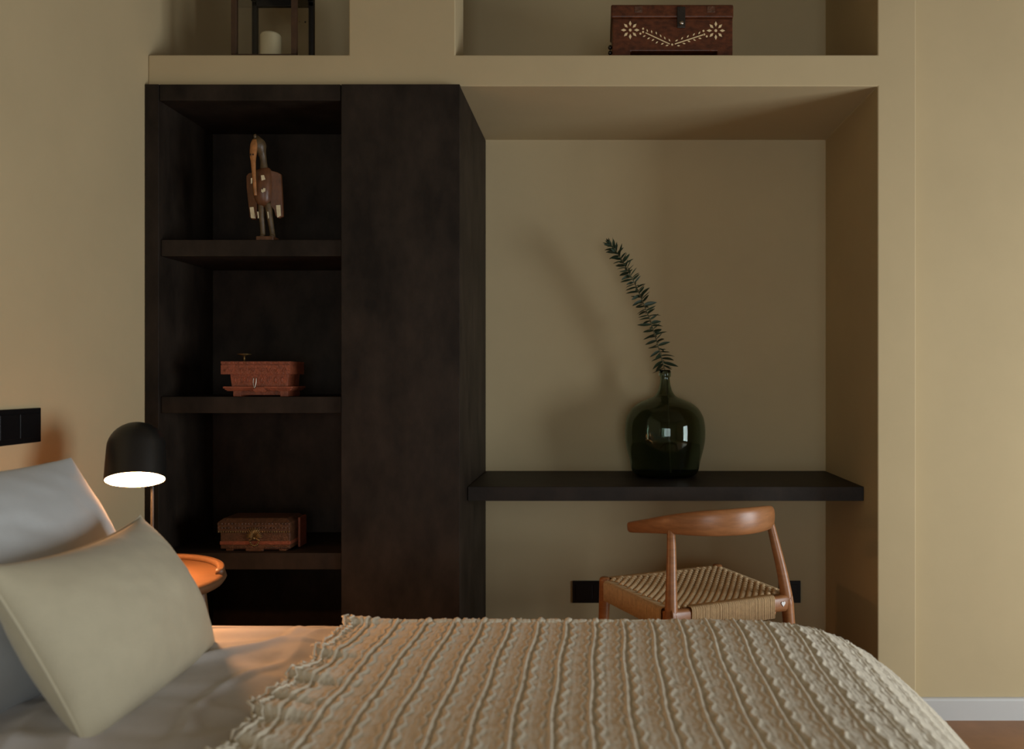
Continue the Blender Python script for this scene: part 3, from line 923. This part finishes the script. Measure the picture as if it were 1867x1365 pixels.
tube(bm, catmull([(hx - .0045, Yb1 - .008, Z1(687)), (hx - .0042, Yb1 - .010, Z1(697)), (hx, Yb1 - .011, Z1(706)), (hx + .0042, Yb1 - .010, Z1(697)), (hx + .0045, Yb1 - .008, Z1(687))], 6), .0012, 8, up=(0, 1, 0))
obj('hook_latch', bm, 'silver', b1, True)
bm = B()
prv = [(463, 709), (466, 712.5), (485, 713), (488, 712), (482, 704), (472, 704)]
bm2 = bm
aa = [bm.verts.new((wx(x, Yb1), Yb1 - .012, Z1(y))) for x, y in prv]; ab = [bm.verts.new((wx(x, Yb1), Yb1 - .002, Z1(y))) for x, y in prv]
bm.faces.new(aa); bm.faces.new(ab)
for i in range(6): bm.faces.new((aa[i], aa[(i + 1) % 6], ab[(i + 1) % 6], ab[i]))
obj('latch_block', bm, 'red_wood', b1, bevel=.001)

Yb2 = 2.662; z2 = SH[2]; k2 = Yb2 / F
b2 = thing('jewellery_box', 'dark carved box with beaded edges and star clasp on the lowest visible shelf', 'box', (wx(466, Yb2), Yb2 + .06, z2))
bas = wz(z2, Yb2)
zz0 = (CH - z2) * F / Yb2 + CY            # frame row of the shelf at this depth
def Z2(py): return z2 + (1005 - py) * k2
D2 = .125
bd2 = obj('body', box(B(), wx(402, Yb2), wx(529, Yb2), Yb2, Yb2 + D2, Z2(1001), Z2(971)), 'brown_carved', b2, bevel=.0015)
obj('band', box(B(), wx(401, Yb2), wx(530, Yb2), Yb2 - .0025, Yb2 + D2 + .001, Z2(993.5), Z2(987)), 'red_wood', b2, bevel=.0015)
obj('foot_base', cells(B(), [(wx(413, Yb2), wx(519, Yb2), Yb2 + .006, Yb2 + D2 - .006, Z2(1003), Z2(1001)), (wx(411, Yb2), wx(424, Yb2), Yb2 + .003, Yb2 + D2 - .003, z2, Z2(1001)), (wx(508, Yb2), wx(521, Yb2), Yb2 + .003, Yb2 + D2 - .003, z2, Z2(1001))]), 'brown_carved', b2, bevel=.001)
ld2 = obj('lid', box(B(), wx(398, Yb2), wx(529.5, Yb2), Yb2 - .006, Yb2 + D2 + .003, Z2(971), Z2(952.5)), 'brown_carved', b2, bevel=.0015)
bm = B()
lp = [(wx(398, Yb2), Yb2 - .006), (wx(529.5, Yb2), Yb2 - .006), (wx(529.5, Yb2), Yb2 + D2 + .003), (wx(398, Yb2), Yb2 + D2 + .003)]
i_ = .014
up_ = [(lp[0][0] + i_, lp[0][1] + i_), (lp[1][0] - i_, lp[1][1] + i_), (lp[2][0] - i_, lp[2][1] - i_), (lp[3][0] + i_, lp[3][1] - i_)]
a = [bm.verts.new((x, y, Z2(952.5))) for x, y in lp]; b = [bm.verts.new((x, y, Z2(946))) for x, y in up_]
bm.faces.new(a); bm.faces.new(b)
for i in range(4): bm.faces.new((a[i], a[(i + 1) % 4], b[(i + 1) % 4], b[i]))
obj('lid_top', bm, 'brown_carved', ld2, bevel=.001)
obj('back_board', box(B(), wx(529.5, Yb2) + .001, wx(534, Yb2), Yb2 + D2 - .06, Yb2 + D2, z2, Z2(950)), 'red_wood', b2, bevel=.001)
for r_, (py, nb, rr) in enumerate(((955, 22, .0038), (962.5, 22, .0036), (969.5, 30, .0028))):
    bm = B()
    for i in range(nb):
        x = wx(400, Yb2) + (wx(528, Yb2) - wx(400, Yb2)) * i / (nb - 1)
        ball(bm, (x, Yb2 - .0065, Z2(py)), rr, rr, rr * 1.1, 7, 3)
    o = obj('beading', bm, 'brass_old' if r_ == 2 else 'brown_carved', ld2, True); o['kind'] = 'stuff'
bm = B()
for i in range(16):
    x = wx(484, Yb2) + (wx(528, Yb2) - wx(484, Yb2)) * i / 15
    ball(bm, (x, Yb2 - .001, Z2(999)), .0024, .0024, .003, 7, 3)
o = obj('beading', bm, 'brown_carved', bd2, True); o['kind'] = 'stuff'
# radial clasp
bm = B()
cxz = (wx(465, Yb2), Z2(981))
for i in range(14):
    a = math.radians(10 + 160 * i / 13)
    r1_ = .036 if 3 < i < 10 else .027
    p0_ = (cxz[0] + .004 * math.cos(a), Yb2 - .009, cxz[1] + .004 * math.sin(a)); p1_ = (cxz[0] + r1_ * math.cos(a), Yb2 - .009, cxz[1] + r1_ * math.sin(a))
    sweep(bm, [p0_ + (.0008, .0008), tuple((np.array(p0_) + np.array(p1_)) / 2) + (.0026, .0016), p1_ + (.0006, .0006)], 6, (0, 1, 0))
for i in range(9):
    a = math.radians(200 + 140 * i / 8)
    ball(bm, (cxz[0] + .016 * math.cos(a), Yb2 - .006, cxz[1] + .024 * math.sin(a)), .0026, .0026, .0036, 7, 3)
ball(bm, (cxz[0], Yb2 - .009, cxz[1]), .005, .004, .005, 10, 5)
for i in range(6):
    ball(bm, (cxz[0] + (.008 + .003 * (i // 2)) * (1 if i % 2 else -1), Yb2 - .007, cxz[1] - .002 - .002 * (i // 2)), .0032, .003, .0032, 8, 4)
o = obj('star_clasp', bm, 'brass_old', b2, True); o['label'] = 'radiating metal clasp'
bm = B()
box(bm, wx(449, Yb2), wx(481, Yb2), Yb2 - .006, Yb2 + .004, z2, Z2(1000))
cl = obj('clasp_foot', bm, 'brown_carved', b2, bevel=.0015)

# ------------------------------------------------------------------ inlaid chest in the upper niche
Yc = 2.672; kc = Yc / F; zc0 = ZS1
ct = thing('inlaid_chest', 'reddish wooden chest with pale flower inlay in the upper niche', 'chest', (wx(1225, Yc), Yc + .1, zc0))
x0c, x1c = wx(1114, Yc), wx(1337, Yc)
Dc = .20
zl0, zl1 = wz(33, Yc), wz(9, Yc)
zbt = wz(93, Yc)
obj('body', cells(B(), [(x0c + .004, x1c - .002, Yc, Yc + Dc, zbt, zl0 - .001), (x0c + .004, x0c + .062, Yc, Yc + Dc, zc0, zbt), (x1c - .052, x1c - .002, Yc, Yc + Dc, zc0, zbt)]), 'chest_wood', ct, bevel=.003)
lid = obj('lid', box(B(), x0c, x1c, Yc - .004, Yc + Dc + .003, zl0, zl1), 'chest_wood', ct, bevel=.005, seg=3)
for px in (1164, 1296):
    obj('lid_strap', box(B(), wx(px - 7, Yc), wx(px + 7, Yc), Yc - .0052, Yc - .003, zl0 + .016, zl1 - .006), 'brown_carved', lid, bevel=.0008)
bm = B(); box(bm, wx(1234, Yc), wx(1249, Yc), Yc - .008, Yc - .003, wz(52, Yc), wz(14, Yc))
hs = obj('hasp', bm, 'iron', ct, bevel=.0015)
bm = B(); lathe(bm, [(.006, 0), (.007, .004), (.003, .006)], n=14, M=Matrix.Translation((wx(1242, Yc), Yc - .008, wz(44, Yc))) @ Matrix.Rotation(math.radians(90), 4, 'X'))
obj('keyhole_boss', bm, 'silver', hs, True)
for zz_ in (80, 90):
    bm = B(); lathe(bm, [(.003, 0), (.008, .004), (.007, .010), (.002, .013)], n=12, M=Matrix.Translation((x0c + .004, Yc + .03, wz(zz_, Yc))) @ Matrix.Rotation(math.radians(-90), 4, 'Y'))
    obj('side_knob', bm, 'iron', ct, True)
def MP(px, py, ang=0): return Matrix.Translation((wx(px, Yc), Yc - .0001, wz(py, Yc))) @ Matrix.Rotation(math.radians(90), 4, 'X') @ Matrix.Rotation(ang, 4, 'Z')
PET = [(0, -.5), (.30, -.05), (.24, .12), (0, .5), (-.24, .12), (-.30, -.05)]
TH = .0012
for cx_, cy_ in ((1149, 55), (1305, 56)):
    fo = None
    bm = B(); prism(bm, [(2.6 * kc * math.cos(a), 2.6 * kc * math.sin(a)) for a in np.linspace(0, 2 * math.pi, 12, endpoint=False)], MP(cx_, cy_), TH)
    fo = obj('flower_inlay', bm, 'inlay_bone', ct); fo['label'] = 'pale eight-petalled flower inlay'
    for i in range(8):
        a = i * math.pi / 4
        rr = 12.0 if i % 2 == 0 else 11.2
        bm = B()
        prism(bm, [(x * 8.0 * kc, y * 9.8 * kc) for x, y in PET], MP(cx_ + rr * math.sin(a), cy_ - rr * math.cos(a), -a), TH)
        obj('petal', bm, 'inlay_bone', fo)
def stick(x0_, y0_, x1_, y1_, w_):
    bm = B(); L_ = math.hypot(x1_ - x0_, y1_ - y0_)
    a = math.atan2(-(y1_ - y0_), x1_ - x0_)
    prism(bm, [(-L_ / 2 * kc, -w_ * kc), (L_ / 2 * kc, -w_ * kc), (L_ / 2 * kc, w_ * kc), (-L_ / 2 * kc, w_ * kc)], MP((x0_ + x1_) / 2, (y0_ + y1_) / 2, a), TH)
    return bm
DIA = [(0, -.5), (.26, 0), (0, .5), (-.26, 0)]
vines = [((1177, 60), (1221, 80.5), [(1180, 56, -15), (1188, 58, -10), (1196.5, 60.5, -15), (1204.5, 65.5, -25), (1212, 69.5, -25), (1220.5, 73.5, -30), (1174.5, 66, 65), (1182.5, 70, 60), (1190.5, 73, 55), (1197.5, 77.5, 50), (1207.5, 80, 65), (1216, 83, 75)], [(1172.5, 52.5), (1172.5, 58.5), (1167.5, 61.5), (1225.5, 81.5)]),
         ((1230, 80.5), (1283.5, 63), [(1233.5, 74, 60), (1243.5, 70, 40), (1254, 66.5, 35), (1265, 63, 40), (1275, 60, 35), (1237, 83.5, 85), (1247, 79.5, 100), (1256, 75.5, 110), (1266, 73, 115), (1276, 70, 100)], [(1282.5, 56.5), (1284, 63), (1288.5, 66.5)])]
for (a, b, lv, dots) in vines:
    vo = obj('vine_inlay', stick(*a, *b, .9), 'inlay_bone', ct); vo['label'] = 'pale leafy vine inlay'
    for (px, py, an) in lv:
        bm = B(); prism(bm, [(x * 5.2 * kc, y * 6.2 * kc) for x, y in DIA], MP(px, py, -math.radians(an) if an > 30 else math.radians(-an)), TH)
        obj('leaf', bm, 'inlay_bone', vo)
    for (px, py) in dots:
        bm = B(); prism(bm, [(1.9 * kc * math.cos(t), 1.9 * kc * math.sin(t)) for t in np.linspace(0, 2 * math.pi, 9, endpoint=False)], MP(px, py), TH)
        obj('dot', bm, 'inlay_bone', vo)

# ------------------------------------------------------------------ candle lantern in the upper left niche
Yl = 2.662
xl0, xl1 = wx(421, Yl), wx(540, Yl); Dl = .178; zl = ZS1; Hl = .27; pw = .0165
ln_ = thing('candle_lantern', 'dark wooden glass-sided lantern in the upper left niche', 'lantern', ((xl0 + xl1) / 2, Yl + Dl / 2, zl))
obj('base', box(B(), xl0, xl1, Yl, Yl + Dl, zl, zl + .012), 'lantern_wood', ln_, bevel=.002)
for ix, x in enumerate((xl0, xl1 - pw)):
    for iy, y in enumerate((Yl, Yl + Dl - pw)):
        obj('post', box(B(), x, x + pw, y, y + pw, zl + .012, zl + Hl), 'lantern_wood' if iy == 0 else 'lantern_dark', ln_, bevel=.001)  # lit front posts brown, rear posts darker: shade put into their colour
obj('top_frame', cells(B(), [(xl0, xl1, Yl, Yl + pw, zl + Hl - .02, zl + Hl), (xl0, xl1, Yl + Dl - pw, Yl + Dl, zl + Hl - .035, zl + Hl), (xl0, xl0 + pw, Yl, Yl + Dl, zl + Hl - .02, zl + Hl), (xl1 - pw, xl1, Yl, Yl + Dl, zl + Hl - .02, zl + Hl)]), 'lantern_dark', ln_, bevel=.001)
bm = B()
e = .012
a = [bm.verts.new(p) for p in ((xl0 - e, Yl - e, zl + Hl), (xl1 + e, Yl - e, zl + Hl), (xl1 + e, Yl + Dl + e, zl + Hl), (xl0 - e, Yl + Dl + e, zl + Hl))]
b = [bm.verts.new(p) for p in ((xl0 + .05, Yl + .05, zl + Hl + .06), (xl1 - .05, Yl + .05, zl + Hl + .06), (xl1 - .05, Yl + Dl - .05, zl + Hl + .06), (xl0 + .05, Yl + Dl - .05, zl + Hl + .06))]
bm.faces.new(a); bm.faces.new(b)
for i in range(4): bm.faces.new((a[i], a[(i + 1) % 4], b[(i + 1) % 4], b[i]))
obj('roof', bm, 'lantern_dark', ln_, bevel=.002)
for (x0_, x1_, y0_, y1_) in ((xl0 + pw, xl1 - pw, Yl + .007, Yl + .009), (xl0 + pw, xl1 - pw, Yl + Dl - .009, Yl + Dl - .007), (xl0 + .007, xl0 + .009, Yl + pw, Yl + Dl - pw), (xl1 - .009, xl1 - .007, Yl + pw, Yl + Dl - pw)):
    obj('pane', box(B(), x0_, x1_, y0_, y1_, zl + .012, zl + Hl - .02), 'pane_glass', ln_)
bm = B(); ball(bm, (xl1 + .001, Yl + Dl * .45, wz(40, Yl + .08)), .003, .003, .003); obj('door_knob', bm, 'iron', ln_, True)
Ycd = Yl + .095
rc = 18.5 / F * Ycd
cd_ = thing('pillar_candle', 'cream pillar candle standing inside the lantern', 'candle', (wx(494, Ycd), Ycd, zl + .012))
zct = wz(62, Ycd)
obj('wax', lathe(B(), [(rc * .99, zl + .0125), (rc, zl + .02), (rc, zct - .008), (rc - .004, zct - .001), (rc - .010, zct), (rc * .5, zct - .003), (.004, zct - .004)], wx(494, Ycd), Ycd, 32), 'candle_wax', cd_, True)
obj('wick', lathe(B(), [(.0012, zct - .005), (.001, zct + .007)], wx(494, Ycd), Ycd, 6), 'black_plastic', cd_)
